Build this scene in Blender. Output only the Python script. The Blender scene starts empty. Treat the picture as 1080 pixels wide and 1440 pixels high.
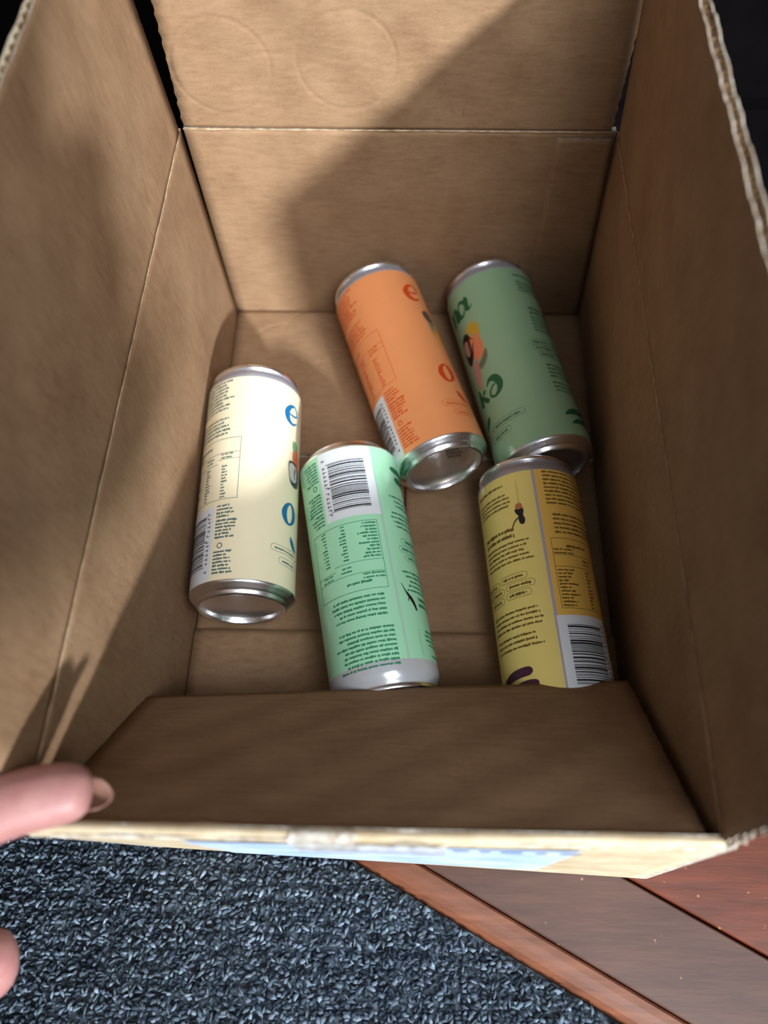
import bpy, math, random
import numpy as np
from mathutils import Vector, Matrix
random.seed(7); rng = np.random.default_rng(7)
C = bpy.context.scene.collection
MM = 0.001

# ------------------------------------------------------------------ camera
cam = bpy.data.cameras.new('camera'); co = bpy.data.objects.new('camera', cam); C.objects.link(co)
R = Matrix(((0.9997, -0.0167, 0.0196), (0.0238, 0.8894, -0.4565), (-0.0098, 0.4568, 0.8895)))
M = R.to_4x4(); M.translation = Vector((117.944, -23.316, 435.392)) * MM
co.matrix_world = M
cam.sensor_fit = 'HORIZONTAL'; cam.sensor_width = 36; cam.lens = 1108.85 * 36 / 1080
cam.clip_start = 0.005
cam.dof.use_dof = True; cam.dof.focus_distance = 0.400; cam.dof.aperture_fstop = 6.6
bpy.context.scene.camera = co
# ------------------------------------------------------------------ light
w = bpy.data.worlds.new('world'); bpy.context.scene.world = w; w.use_nodes = True
w.node_tree.nodes['Background'].inputs[0].default_value = (0.90, 0.94, 1.0, 1)
w.node_tree.nodes['Background'].inputs[1].default_value = 0.30
sl = bpy.data.lights.new('sun', 'SUN'); so = bpy.data.objects.new('sun', sl); C.objects.link(so)
sl.energy = 6.2; sl.angle = math.radians(3.2); sl.color = (0.90, 0.96, 1.0)
so.rotation_euler = Vector((-0.420, 0.815, -0.397)).to_track_quat('-Z', 'Y').to_euler()
al = bpy.data.lights.new('window_light', 'AREA'); ao = bpy.data.objects.new('window_light', al); C.objects.link(ao)
al.shape = 'RECTANGLE'; al.size = 1.1; al.size_y = 0.9; al.energy = 40; al.color = (0.92, 0.96, 1.0)
ao.location = (0.66, -0.72, 1.70)
ao.rotation_euler = (Vector((0.1, 0.1, 0)) - ao.location).to_track_quat('-Z', 'Y').to_euler()
vs = bpy.context.scene.view_settings
vs.view_transform = 'Standard'; vs.look = 'None'; vs.gamma = 1; vs.use_curve_mapping = False; vs.exposure = 0.0

# ------------------------------------------------------------------ materials
def lin(r, g, b):
    return tuple(((c / 255) / 12.92 if c / 255 <= 0.04045 else ((c / 255 + 0.055) / 1.055) ** 2.4) for c in (r, g, b)) + (1,)
def new_mat(name, col, rough=0.6, metal=0.0, spec=0.5):
    m = bpy.data.materials.new(name); m.use_nodes = True
    b = m.node_tree.nodes['Principled BSDF']
    b.inputs['Base Color'].default_value = col; b.inputs['Roughness'].default_value = rough
    b.inputs['Metallic'].default_value = metal; b.inputs['Specular IOR Level'].default_value = spec
    return m
def nd(m, t, **kw):
    n = m.node_tree.nodes.new(t)
    for k, v in kw.items(): setattr(n, k, v)
    return n
def noisy(m, c1, c2, scale, stretch=(1, 1, 1), detail=5, rough=0.6, lo=0.35, hi=0.65, bump=0.0, bscale=None, bdist=0.0002, world=True):
    """two-tone noise colour + fine bump"""
    t = m.node_tree; b = t.nodes['Principled BSDF']
    tc = nd(m, 'ShaderNodeTexCoord'); mp = nd(m, 'ShaderNodeMapping'); mp.inputs['Scale'].default_value = stretch
    t.links.new(tc.outputs['Object'], mp.inputs[0])
    n = nd(m, 'ShaderNodeTexNoise'); n.inputs['Scale'].default_value = scale; n.inputs['Detail'].default_value = detail; n.inputs['Roughness'].default_value = rough
    t.links.new(mp.outputs[0], n.inputs['Vector'])
    r = nd(m, 'ShaderNodeValToRGB'); r.color_ramp.elements[0].position = lo; r.color_ramp.elements[1].position = hi
    r.color_ramp.elements[0].color = c1; r.color_ramp.elements[1].color = c2
    t.links.new(n.outputs['Fac'], r.inputs[0]); t.links.new(r.outputs[0], b.inputs['Base Color'])
    if bump:
        n2 = nd(m, 'ShaderNodeTexNoise'); n2.inputs['Scale'].default_value = bscale or scale * 4; n2.inputs['Detail'].default_value = 4
        t.links.new(mp.outputs[0], n2.inputs['Vector'])
        bp = nd(m, 'ShaderNodeBump'); bp.inputs['Strength'].default_value = bump; bp.inputs['Distance'].default_value = bdist
        t.links.new(n2.outputs['Fac'], bp.inputs['Height']); t.links.new(bp.outputs[0], b.inputs['Normal'])
        return bp
def kraft(name, tint=1.0, rings=(), plane='xz', stretch=(1, 1, 1)):
    """brown liner paper: cloudy blotches, long fibres, faint flute lines and optional pressed-in can rims"""
    m = new_mat(name, (.4, .3, .2, 1), 0.72, spec=0.25); t = m.node_tree; b = t.nodes['Principled BSDF']
    tc = nd(m, 'ShaderNodeTexCoord')
    def noise(scale, st, det=4, ro=.6):
        mp = nd(m, 'ShaderNodeMapping'); mp.inputs['Scale'].default_value = st
        t.links.new(tc.outputs['Object'], mp.inputs[0])
        n = nd(m, 'ShaderNodeTexNoise'); n.inputs['Scale'].default_value = scale; n.inputs['Detail'].default_value = det; n.inputs['Roughness'].default_value = ro
        t.links.new(mp.outputs[0], n.inputs['Vector']); return n.outputs['Fac']
    a = noise(28, (1, 1, 1)); f = noise(160, stretch, 5, .7); g = noise(700, (1, 1, 1), 3)
    m1 = nd(m, 'ShaderNodeMath', operation='MULTIPLY_ADD'); t.links.new(f, m1.inputs[0]); m1.inputs[1].default_value = .8
    m2 = nd(m, 'ShaderNodeMath', operation='MULTIPLY_ADD'); t.links.new(a, m2.inputs[0]); m2.inputs[1].default_value = .8; m2.inputs[2].default_value = -.45
    m3 = nd(m, 'ShaderNodeMath', operation='MULTIPLY_ADD'); t.links.new(g, m3.inputs[0]); m3.inputs[1].default_value = .35; t.links.new(m2.outputs[0], m3.inputs[2])
    t.links.new(m3.outputs[0], m1.inputs[2])
    r = nd(m, 'ShaderNodeValToRGB'); e = r.color_ramp.elements
    e[0].position = .15; e[1].position = .95
    e[0].color = tuple(c * tint for c in lin(122, 91, 65)[:3]) + (1,); e[1].color = tuple(c * tint for c in lin(163, 133, 103)[:3]) + (1,)
    t.links.new(m1.outputs[0], r.inputs[0]); t.links.new(r.outputs[0], b.inputs['Base Color'])
    h = m1.outputs[0]
    sep = nd(m, 'ShaderNodeSeparateXYZ'); t.links.new(tc.outputs['Object'], sep.inputs[0])
    ax = {'x': 0, 'y': 1, 'z': 2}
    for (u, v, rad, amt) in rings:
        d2 = None
        for k, cc in ((plane[0], u), (plane[1], v)):
            s = nd(m, 'ShaderNodeMath', operation='SUBTRACT'); t.links.new(sep.outputs[ax[k]], s.inputs[0]); s.inputs[1].default_value = cc * MM
            q = nd(m, 'ShaderNodeMath', operation='MULTIPLY'); t.links.new(s.outputs[0], q.inputs[0]); t.links.new(s.outputs[0], q.inputs[1])
            if d2 is None: d2 = q.outputs[0]
            else:
                ad = nd(m, 'ShaderNodeMath', operation='ADD'); t.links.new(d2, ad.inputs[0]); t.links.new(q.outputs[0], ad.inputs[1]); d2 = ad.outputs[0]
        sq = nd(m, 'ShaderNodeMath', operation='SQRT'); t.links.new(d2, sq.inputs[0])
        df = nd(m, 'ShaderNodeMath', operation='COMPARE'); t.links.new(sq.outputs[0], df.inputs[0]); df.inputs[1].default_value = rad * MM; df.inputs[2].default_value = .0009
        sb = nd(m, 'ShaderNodeMath', operation='SUBTRACT'); t.links.new(sq.outputs[0], sb.inputs[0]); sb.inputs[1].default_value = rad * MM
        ab = nd(m, 'ShaderNodeMath', operation='ABSOLUTE'); t.links.new(sb.outputs[0], ab.inputs[0])
        mr = nd(m, 'ShaderNodeMapRange'); mr.interpolation_type = 'SMOOTHSTEP'
        t.links.new(ab.outputs[0], mr.inputs[0]); mr.inputs[1].default_value = 0; mr.inputs[2].default_value = .0022; mr.inputs[3].default_value = -amt; mr.inputs[4].default_value = 0
        a2 = nd(m, 'ShaderNodeMath', operation='ADD'); t.links.new(h, a2.inputs[0]); t.links.new(mr.outputs[0], a2.inputs[1]); h = a2.outputs[0]
    bp = nd(m, 'ShaderNodeBump'); bp.inputs['Strength'].default_value = .35; bp.inputs['Distance'].default_value = .00025
    t.links.new(h, bp.inputs['Height']); t.links.new(bp.outputs[0], b.inputs['Normal'])
    return m
K_side = kraft('kraft_side_panel', .95, stretch=(1, 2.2, .6))
K_far = kraft('kraft_far_wall', 1.0, stretch=(.5, 1, 2.2))
K_farflap = kraft('kraft_far_flap', 1.0, rings=((22.6 - 120, 181 + 8, 25.5, 2.6), (87 - 120, 184 + 8, 25.5, 2.6)), stretch=(.5, 1, 2.2))
K_near = kraft('kraft_near_flap', .86, stretch=(.35, 2.4, 2.4))
K_floor = kraft('kraft_floor_flap', 1.0, rings=((36 - 120, 322 - 180, 26, 2.0), (58 - 120, 338 - 180, 24, 1.5)), plane='xy', stretch=(.6, 2, 1))
K_out = new_mat('kraft_outer_face', lin(205, 180, 140), .6); noisy(K_out, lin(188, 166, 132), lin(212, 196, 166), 60, bump=.2)
K_flute = new_mat('corrugated_core', lin(120, 92, 64), .8); noisy(K_flute, lin(105, 80, 56), lin(140, 110, 80), 200)
K_torn = new_mat('torn_paper_edge', lin(190, 180, 165), .8); noisy(K_torn, lin(160, 140, 118), lin(215, 208, 196), 300)
K_crease = new_mat('worn_crease', lin(190, 160, 125), .75); noisy(K_crease, lin(150, 118, 84), lin(205, 178, 145), 150)

# ------------------------------------------------------------------ helpers (all geometry in millimetres)
def mesh_obj(name, V, F, mats, parent=None, smooth=False, fm=None):
    me = bpy.data.meshes.new(name)
    V = np.asarray(V, dtype=np.float64) * MM
    if parent is not None and parent.get('_loc') is not None: V = V - np.array(parent['_loc'])
    me.from_pydata(V.tolist(), [], F)
    for m in (mats if isinstance(mats, (list, tuple)) else [mats]): me.materials.append(m)
    if fm: me.polygons.foreach_set('material_index', fm)
    if smooth: me.polygons.foreach_set('use_smooth', [True] * len(me.polygons))
    me.update(); o = bpy.data.objects.new(name, me); C.objects.link(o)
    if parent is not None: o.parent = parent
    return o
def empty(name, loc, label=None, cat=None, group=None):
    o = bpy.data.objects.new(name, None); C.objects.link(o); o.empty_display_size = .02
    o.location = Vector(loc) * MM; o['_loc'] = [c * MM for c in loc]
    if label: o['label'] = label; o['category'] = cat
    if group: o['group'] = group
    return o
class MB:
    def __init__(s): s.V = []; s.F = []; s.m = []
    def add(s, V, F, mi=0):
        b = len(s.V); s.V += [tuple(v) for v in V]; s.F += [tuple(i + b for i in f) for f in F]; s.m += [mi] * len(F)
    def box(s, x0, x1, y0, y1, z0, z1, mi=0):
        s.add([(x, y, z) for x in (x0, x1) for y in (y0, y1) for z in (z0, z1)],
              [(0, 1, 3, 2), (4, 6, 7, 5), (0, 4, 5, 1), (2, 3, 7, 6), (0, 2, 6, 4), (1, 5, 7, 3)], mi)
    def build(s, name, mats, parent=None, smooth=False): return mesh_obj(name, s.V, s.F, mats, parent, smooth, s.m)
def warp(P, amp, seed):
    k = np.array([[.021, .017, .013], [-.011, .023, .019], [.035, -.029, .031]]) * (1 + .13 * seed)
    return amp * sum(np.sin(P @ k[i] * 2 + seed * 1.7 + i) for i in range(3)) / 2

def panel(name, c, inward, mats, parent, nu=36, nv=36, t=4.0, flute='v', open_edges=(), warp_amp=.5, seed=1, jitter=None, bow=None, press=None, recess=0.0):
    """corrugated sheet: c = corners P00,P10,P11,P01 of the INNER face; inward = direction the face looks.
    two paper liners with a sine-wave core between them; edges in open_edges ('u0','u1','v0','v1') show the core"""
    c = [np.array(p, float) for p in c]; nrm = np.array(inward, float); nrm /= np.linalg.norm(nrm)
    jitter = jitter or {}
    def P(u, v): return (1 - u) * (1 - v) * c[0] + u * (1 - v) * c[1] + u * v * c[2] + (1 - u) * v * c[3]
    def shift(p, u, v):
        d = warp(p, warp_amp, seed)
        fade = min(1, 8 * min(u, 1 - u) + .0) * min(1, 8 * min(v, 1 - v))
        q = p + nrm * d * fade
        if bow: q = q + np.array(bow(u, v))
        return q
    mb = MB(); lt = .45
    def edge_off(u, v, which):
        o = np.zeros(3)
        U = c[1] - c[0]; U = U / np.linalg.norm(U); W = c[3] - c[0]; W = W / np.linalg.norm(W)
        for e, on, dr, par in (('u0', u == 0, -U, v), ('u1', u == 1, U, v), ('v0', v == 0, -W, u), ('v1', v == 1, W, u)):
            if on and e in jitter:
                a = jitter[e]; x = par * 97 + which * 13 + seed * 5
                o = o + dr * a * (math.sin(x) * .5 + math.sin(x * 2.7 + 1) * .35 + math.sin(x * 6.1 + 2) * .25)
        return o
    def sheet(d0, d1, mi, which):
        g = []
        for k, d in enumerate((d0, d1)):
            for j in range(nv + 1):
                for i in range(nu + 1):
                    u, v = i / nu, j / nv
                    g.append(shift(P(u, v), u, v) - nrm * d + edge_off(u, v, which))
        n = (nu + 1) * (nv + 1); F = []
        ix = lambda i, j, k: k * n + j * (nu + 1) + i
        for j in range(nv):
            for i in range(nu):
                F.append((ix(i, j, 0), ix(i + 1, j, 0), ix(i + 1, j + 1, 0), ix(i, j + 1, 0)))
                F.append((ix(i, j, 1), ix(i, j + 1, 1), ix(i + 1, j + 1, 1), ix(i + 1, j, 1)))
        mb.add(g, F, mi)
        e = []
        for i in range(nu):
            e.append((ix(i, 0, 0), ix(i, 0, 1), ix(i + 1, 0, 1), ix(i + 1, 0, 0))); e.append((ix(i, nv, 0), ix(i + 1, nv, 0), ix(i + 1, nv, 1), ix(i, nv, 1)))
        for j in range(nv):
            e.append((ix(0, j, 0), ix(0, j + 1, 0), ix(0, j + 1, 1), ix(0, j, 1))); e.append((ix(nu, j, 0), ix(nu, j, 1), ix(nu, j + 1, 1), ix(nu, j + 1, 0)))
        b = len(mb.V) - len(g); mb.F += [tuple(x + b for x in f) for f in e]; mb.m += [3] * len(e)
    sheet(0, lt, 0, 0); sheet(t - lt, t, 1, 1)
    # core
    L = np.linalg.norm((c[1] - c[0]) if flute == 'v' else (c[3] - c[0])); pitch = 6.2
    n = int(L / pitch * 8); m = 6; g = []; h = (t - 2 * lt) / 2 - .05
    for j in range(m + 1):
        for i in range(n + 1):
            a, b = i / n, j / m
            b2 = .004 + b * .992
            u, v = (a, b2) if flute == 'v' else (b2, a)
            g.append(shift(P(u, v), u, v) - nrm * (t / 2 + h * math.sin(a * L / pitch * 2 * math.pi)))
    mb.add(g, [(j * (n + 1) + i, j * (n + 1) + i + 1, (j + 1) * (n + 1) + i + 1, (j + 1) * (n + 1) + i) for j in range(m) for i in range(n)], 2)
    # close the edges that do not show the core
    for e in ('u0', 'u1', 'v0', 'v1'):
        if e in open_edges: continue
        g = []; F = []; q = 40
        for i in range(q + 1):
            s = i / q; u, v = {'u0': (0, s), 'u1': (1, s), 'v0': (s, 0), 'v1': (s, 1)}[e]
            for d in (lt * .5, t - lt * .5): g.append(shift(P(u, v), u, v) - nrm * d)
        mb.add(g, [(2 * i, 2 * i + 1, 2 * i + 3, 2 * i + 2) for i in range(q)], 3)
    o = mb.build(name, mats, parent)
    o.data.polygons.foreach_set('use_smooth', [m_ in (0, 1, 2) for m_ in mb.m])
    return o
def tube(mb, pts, r, seg=8, mi=0, taper=None):
    pts = [np.array(p, float) for p in pts]; ring = []
    for i, p in enumerate(pts):
        d = pts[min(i + 1, len(pts) - 1)] - pts[max(i - 1, 0)]; d /= np.linalg.norm(d)
        a = np.cross(d, (0, 0, 1.)); a = a if np.linalg.norm(a) > .05 else np.cross(d, (0, 1., 0)); a /= np.linalg.norm(a); b = np.cross(d, a)
        rr = r * (taper(i / (len(pts) - 1)) if taper else 1)
        ring += [p + rr * (a * math.cos(k / seg * 2 * math.pi) + b * math.sin(k / seg * 2 * math.pi)) for k in range(seg)]
    F = [(i * seg + k, i * seg + (k + 1) % seg, (i + 1) * seg + (k + 1) % seg, (i + 1) * seg + k) for i in range(len(pts) - 1) for k in range(seg)]
    F += [tuple(range(seg))[::-1], tuple((len(pts) - 1) * seg + k for k in range(seg))]
    mb.add(ring, F, mi)

# ------------------------------------------------------------------ setting: floor, carpet, black backdrop
ZF = -8.0                                                       # level the box stands on
D2 = np.array((.887, -.462)); N2 = np.array((.462, .887)); N2 = N2 / np.linalg.norm(N2); D2 = np.array((N2[1], -N2[0]))
floor = empty('floor', (150, 150, ZF - 30)); floor['kind'] = 'structure'
mb = MB(); mb.box(-1400, 1800, -1700, 470, ZF - 30, ZF - 14)
m_sub = new_mat('underlay', lin(26, 30, 36), .95); noisy(m_sub, lin(14, 17, 22), lin(44, 50, 58), 400)
mb.build('subfloor', m_sub, floor)
def wood(name, c1, c2, rough):
    m = new_mat(name, c1, rough, spec=.5); t = m.node_tree; b = t.nodes['Principled BSDF']
    tc = nd(m, 'ShaderNodeTexCoord'); mp = nd(m, 'ShaderNodeMapping'); mp.inputs['Rotation'].default_value = (0, 0, math.radians(27.5)); mp.inputs['Scale'].default_value = (.12, 1, 1)
    t.links.new(tc.outputs['Object'], mp.inputs[0])
    mp.vector_type = 'POINT'
    n = nd(m, 'ShaderNodeTexNoise'); n.inputs['Scale'].default_value = 160; n.inputs['Detail'].default_value = 7; n.inputs['Roughness'].default_value = .65
    t.links.new(mp.outputs[0], n.inputs['Vector'])
    r = nd(m, 'ShaderNodeValToRGB'); r.color_ramp.elements[0].position = .3; r.color_ramp.elements[1].position = .72
    r.color_ramp.elements[0].color = c1; r.color_ramp.elements[1].color = c2
    t.links.new(n.outputs['Fac'], r.inputs[0])
    # chips and scratches
    v = nd(m, 'ShaderNodeTexNoise'); v.inputs['Scale'].default_value = 210; v.inputs['Detail'].default_value = 3; t.links.new(tc.outputs['Object'], v.inputs['Vector'])
    cr = nd(m, 'ShaderNodeValToRGB'); cr.color_ramp.elements[0].position = .71; cr.color_ramp.elements[1].position = .78
    t.links.new(v.outputs['Fac'], cr.inputs[0])
    mx = nd(m, 'ShaderNodeMix', data_type='RGBA'); t.links.new(cr.outputs[0], mx.inputs['Factor']); t.links.new(r.outputs[0], mx.inputs['A']); mx.inputs['B'].default_value = lin(176, 124, 84)
    t.links.new(mx.outputs['Result'], b.inputs['Base Color'])
    bp = nd(m, 'ShaderNodeBump'); bp.inputs['Strength'].default_value = .25; bp.inputs['Distance'].default_value = .0004
    t.links.new(n.outputs['Fac'], bp.inputs['Height']); t.links.new(bp.outputs[0], b.inputs['Normal'])
    return m
W_nose = wood('worn_orange_wood', lin(88, 50, 32), lin(134, 80, 54), .45)
W_dark = wood('dark_brown_wood', lin(66, 42, 34), lin(92, 60, 48), .45)
W_red = wood('red_brown_wood', lin(74, 32, 18), lin(112, 52, 28), .38)
def strip(name, n0, n1, mat, ztop, prof, s0=-700, s1=900):
    """board lying along D2, cross-section given as (n, z) list, n measured across the boards"""
    V = []; k = len(prof); segs = 24
    for i in range(segs + 1):
        s = s0 + (s1 - s0) * i / segs
        for (n, z) in prof: V.append((*(D2 * s + N2 * n), z))
    F = [(i * k + j, i * k + (j + 1) % k, (i + 1) * k + (j + 1) % k, (i + 1) * k + j) for i in range(segs) for j in range(k)]
    F += [tuple(range(k))[::-1], tuple(segs * k + j for j in range(k))]
    return mesh_obj(name, V, F, mat, floor)
def board(n0, n1, mat, bev=1.0, zt=ZF, s0=-700, s1=1100):
    zb = ZF - 14
    return strip('plank', n0, n1, mat, zt, [(n0, zb), (n0, zt - bev), (n0 + bev * .4, zt - bev * .35), (n0 + bev, zt), (n1 - bev, zt), (n1 - bev * .4, zt - bev * .35), (n1, zt - bev), (n1, zb)], s0, s1)
nose = strip('threshold_strip', 47, 62, W_nose, ZF, [(46.6, ZF - 14), (46.8, ZF - 6), (48.2, ZF - 3.2), (50.5, ZF - 1.4), (53.5, ZF - .5), (57, ZF - .25), (60.6, ZF - .35), (61.8, ZF - 1.6), (61.8, ZF - 14)])
nose['label'] = 'worn orange-brown rounded edge strip beside the carpet'
board(62.4, 106.2, W_dark, .9)
x = 107.4
for i in range(7):
    board(x, x + 62, W_red if i % 2 == 0 else W_dark, 1.2); x += 63
# carpet
carpet = empty('carpet', (0, -100, ZF - 14), 'dark blue-grey flecked loop-pile carpet under the near edge of the box', 'carpet')
mb = MB()
V = []; pts = [(-700, -60), (47, None)]
p0 = D2 * -700 + N2 * 46.5; p1 = D2 * 900 + N2 * 46.5; p2 = D2 * 900 + N2 * -1700; p3 = D2 * -700 + N2 * -1700
mb.add([(*p, z) for z in (ZF - 14, ZF - 4.2) for p in (p0, p1, p2, p3)], [(0, 3, 2, 1), (4, 5, 6, 7), (0, 1, 5, 4), (1, 2, 6, 5), (2, 3, 7, 6), (3, 0, 4, 7)])
M_back = new_mat('carpet_ground', lin(30, 38, 46), .95)
noisy(M_back, lin(10, 14, 20), lin(86, 100, 112), 260, stretch=(.6, 1, 1), detail=3, lo=.42, hi=.7, bump=1, bscale=300, bdist=.002)
mb.build('backing', M_back, carpet)
M_pile = new_mat('carpet_yarn', (.1, .1, .1, 1), .9, spec=.2)
_t = M_pile.node_tree; _a = nd(M_pile, 'ShaderNodeVertexColor'); _a.layer_name = 'yarn'; _t.links.new(_a.outputs[0], _t.nodes['Principled BSDF'].inputs['Base Color'])
xs = np.arange(-230, 340, 2.6); ys = np.arange(-230, 130, 2.2)
X, Y = np.meshgrid(xs, ys); X = X.ravel() + rng.normal(0, .9, X.size); Y = Y.ravel() + rng.normal(0, .55, Y.size)
keep = (X * N2[0] + Y * N2[1] < 45.2); X = X[keep]; Y = Y[keep]; n = X.size
base = np.array([(1, 0, 0), (.35, .8, .25), (-.5, .8, .1), (-1, 0, 0), (-.4, -.8, .2), (.45, -.8, .1), (.1, 0, 1), (0, 0, -1)], float)
faces = [(0, 1, 6), (1, 2, 6), (2, 3, 6), (3, 4, 6), (4, 5, 6), (5, 0, 6), (1, 0, 7), (2, 1, 7), (3, 2, 7), (4, 3, 7), (5, 4, 7), (0, 5, 7)]
ang = rng.normal(.3, .75, n); Ls = rng.uniform(1.3, 2.9, n); Ws = rng.uniform(.8, 1.35, n); Hs = rng.uniform(1.0, 2.0, n)
ca, sa = np.cos(ang), np.sin(ang)
B = base[None] * np.stack([Ls, Ws, Hs], 1)[:, None]
B = B + rng.normal(0, .28, B.shape)
Vx = B[:, :, 0] * ca[:, None] - B[:, :, 1] * sa[:, None] + X[:, None]; Vy = B[:, :, 0] * sa[:, None] + B[:, :, 1] * ca[:, None] + Y[:, None]
Vz = B[:, :, 2] + B[:, :, 0] * rng.normal(0, .22, n)[:, None] + (ZF - 3.6 + rng.normal(0, .55, n) + .5 * np.sin(Y * 2 * np.pi / 7.5))[:, None]
Vz = np.minimum(Vz, ZF - .4)
V = np.stack([Vx, Vy, Vz], 2).reshape(-1, 3) * MM - np.array(carpet['_loc'])
F = (np.array(faces)[None] + (np.arange(n) * 8)[:, None, None]).reshape(-1)
me = bpy.data.meshes.new('pile'); nf = n * 12
me.vertices.add(len(V)); me.vertices.foreach_set('co', V.ravel()); me.loops.add(nf * 3); me.loops.foreach_set('vertex_index', F.astype(np.int32))
me.polygons.add(nf); me.polygons.foreach_set('loop_start', np.arange(0, nf * 3, 3, dtype=np.int32)); me.polygons.foreach_set('loop_total', np.full(nf, 3, dtype=np.int32))
me.polygons.foreach_set('use_smooth', np.ones(nf, bool)); me.update(calc_edges=True); me.validate()
tone = np.clip(rng.beta(1.6, 2.8, n) + .10 * np.sin(Y * 2 * np.pi / 7.5 + .8), 0, 1)[:, None]
dark = np.array(lin(36, 46, 58)[:3]); light = np.array(lin(136, 152, 168)[:3])
col = dark + (light - dark) * tone ** 1.5 * rng.uniform(.93, 1.05, (n, 3)); col = np.concatenate([col, np.ones((n, 1))], 1)
at = me.color_attributes.new('yarn', 'FLOAT_COLOR', 'POINT'); at.data.foreach_set('color', np.repeat(col, 8, 0).ravel())
me.materials.append(M_pile); po = bpy.data.objects.new('pile', me); C.objects.link(po); po.parent = carpet; po['kind'] = 'stuff'
# almost black backdrop with a foot, added to stand in for the darkness beyond
M_blk = new_mat('backdrop_black', lin(4, 3, 4), .9, spec=.05); noisy(M_blk, lin(3, 2, 3), lin(6, 4, 5), 30)
mb = MB(); mb.box(-900, 1300, 470, 490, ZF - 30, 1200); wf = mb.build('black_backdrop', M_blk); wf['kind'] = 'structure'
mb = MB(); mb.box(-900, 1300, 458, 469.5, ZF, 90); bb = mb.build('backdrop_foot', M_blk); bb['kind'] = 'structure'

# ------------------------------------------------------------------ the cardboard box
W, D, H = 243.6, 361.0, 146.0
box = empty('cardboard_box', (120, 180, ZF), 'open brown corrugated cardboard box with its flaps up, holding five drink cans', 'box')
RL, RR = -8.5, 233.0                                            # the rim is narrower and shifted against the floor
# left wall: u runs along the rim (near to far), v from the floor up
panel('wall_panel', [(0, 6, -7), (0, D, -7), (-6.5, D, H), (-9.6, -1, H)], (1, 0, 0), [K_side, K_out, K_flute, K_torn], box, warp_amp=.5, seed=1)
panel('wall_panel', [(W - 1, D, -7), (W - 1, -3, -7), (229.5, 0, H), (RR + .5, D, H)], (-1, 0, 0), [K_side, K_out, K_flute, K_torn], box, warp_amp=.5, seed=2)
panel('wall_panel', [(0, D, -7), (W, D, -7), (RR, D, H), (-4.8, D, H)], (0, -1, 0), [K_far, K_out, K_flute, K_torn], box, warp_amp=.6, seed=3)
panel('wall_panel', [(W, 1, -7), (0, 10, -7), (-9.6, 3, H), (229.5, 4, H)], (0, 1, 0), [K_near, K_out, K_flute, K_torn], box, warp_amp=.25, seed=4)
# flaps
fl = panel('flap', [(-9.47, 15, H), (-6.53, D - 3, H), (-15.5, D - 2, H + 122), (-20.0, 21, H + 121.5)], (1, 0, .09), [K_side, K_out, K_flute, K_torn], box, open_edges=('v1', 'u0', 'u1'), warp_amp=.9, seed=5, jitter={'v1': .5, 'u1': .35, 'u0': .3})
fl['label'] = 'left flap standing up, leaning slightly outwards'
fr = panel('flap', [(RR + .46, D - 4, H), (229.5, 2, H), (220.5, 2, H + 121.5), (222.5, D - 3, H + 121.5)], (-1, 0, -.08), [K_side, K_out, K_flute, K_torn], box, open_edges=('v1', 'u0', 'u1'), warp_amp=.8, seed=6, jitter={'v1': 1.1, 'u1': .9, 'u0': .3}, nu=90)
fr['label'] = 'right flap standing up, with a ragged corrugated edge'
ff = panel('flap', [(-4.6, D + .5, H + .5), (RR - 2.5, D + .5, H - .5), (RR - 4, D + 2, H + 122), (-4, D + 2, H + 122)], (0, -1, .02), [K_farflap, K_out, K_flute, K_torn], box, open_edges=('v1', 'u0', 'u1'), flute='v', warp_amp=1.1, seed=7, jitter={'u0': .5, 'u1': .5}, nv=60)
ff['label'] = 'far flap standing upright, with two pressed-in can rim arcs'
fn = panel('flap', [(224.8, 2.2, H), (-7.6, 1.5, H - .3), (-2.9, 69.2, 54.5), (231.2, 82.4, 53.0)], (0, .8, .62), [K_near, K_out, K_flute, K_torn], box, flute='v', warp_amp=.7, seed=8, jitter={'v1': .35, 'u0': .6, 'u1': .3}, open_edges=('v1',))
fn['label'] = 'near flap folded down into the box over the can ends'
# score lines (hinges) worn pale
def crease(name, a, b, r, n=40, sag=0):
    mb = MB(); a = np.array(a, float); b = np.array(b, float)
    pts = [a + (b - a) * i / n + rng.normal(0, .10, 3) for i in range(n + 1)]
    tube(mb, pts, r, 6, taper=lambda s: .75 + .35 * math.sin(s * 23) * math.sin(s * 7 + 1)); return mb.build(name, K_crease, box, True)
crease('score_line', (-5, D - .2, H), (RR - 3, D - .2, H - .5), .45)
crease('score_line', (-9.35, 14, H), (-6.4, D - 2, H), .30)
crease('score_line', (229.4, 4, H), (RR + .3, D - 4, H), .30)
# rounded near rim, where the flap folds over
mb = MB(); Vv = []; seg = 60; k = 9
for i in range(seg + 1):
    s = i / seg; xx = -9.6 + s * (229.8 + 9.6); y0 = .6 + .5 * s; 
    for j in range(k):
        a = math.pi * (-.25 + 1.15 * j / (k - 1)); rr = 2.3 + .18 * math.sin(s * 31) + .12 * math.sin(s * 77)
        Vv.append((xx, y0 + .6 - rr * math.cos(a) * 1.05 + .25 * math.sin(s * 9), H - 1.6 + rr * math.sin(a)))
mb.add(Vv, [(i * k + j, (i + 1) * k + j, (i + 1) * k + j + 1, i * k + j + 1) for i in range(seg) for j in range(k - 1)])
rim = mb.build('folded_rim', K_out, box, True)
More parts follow.
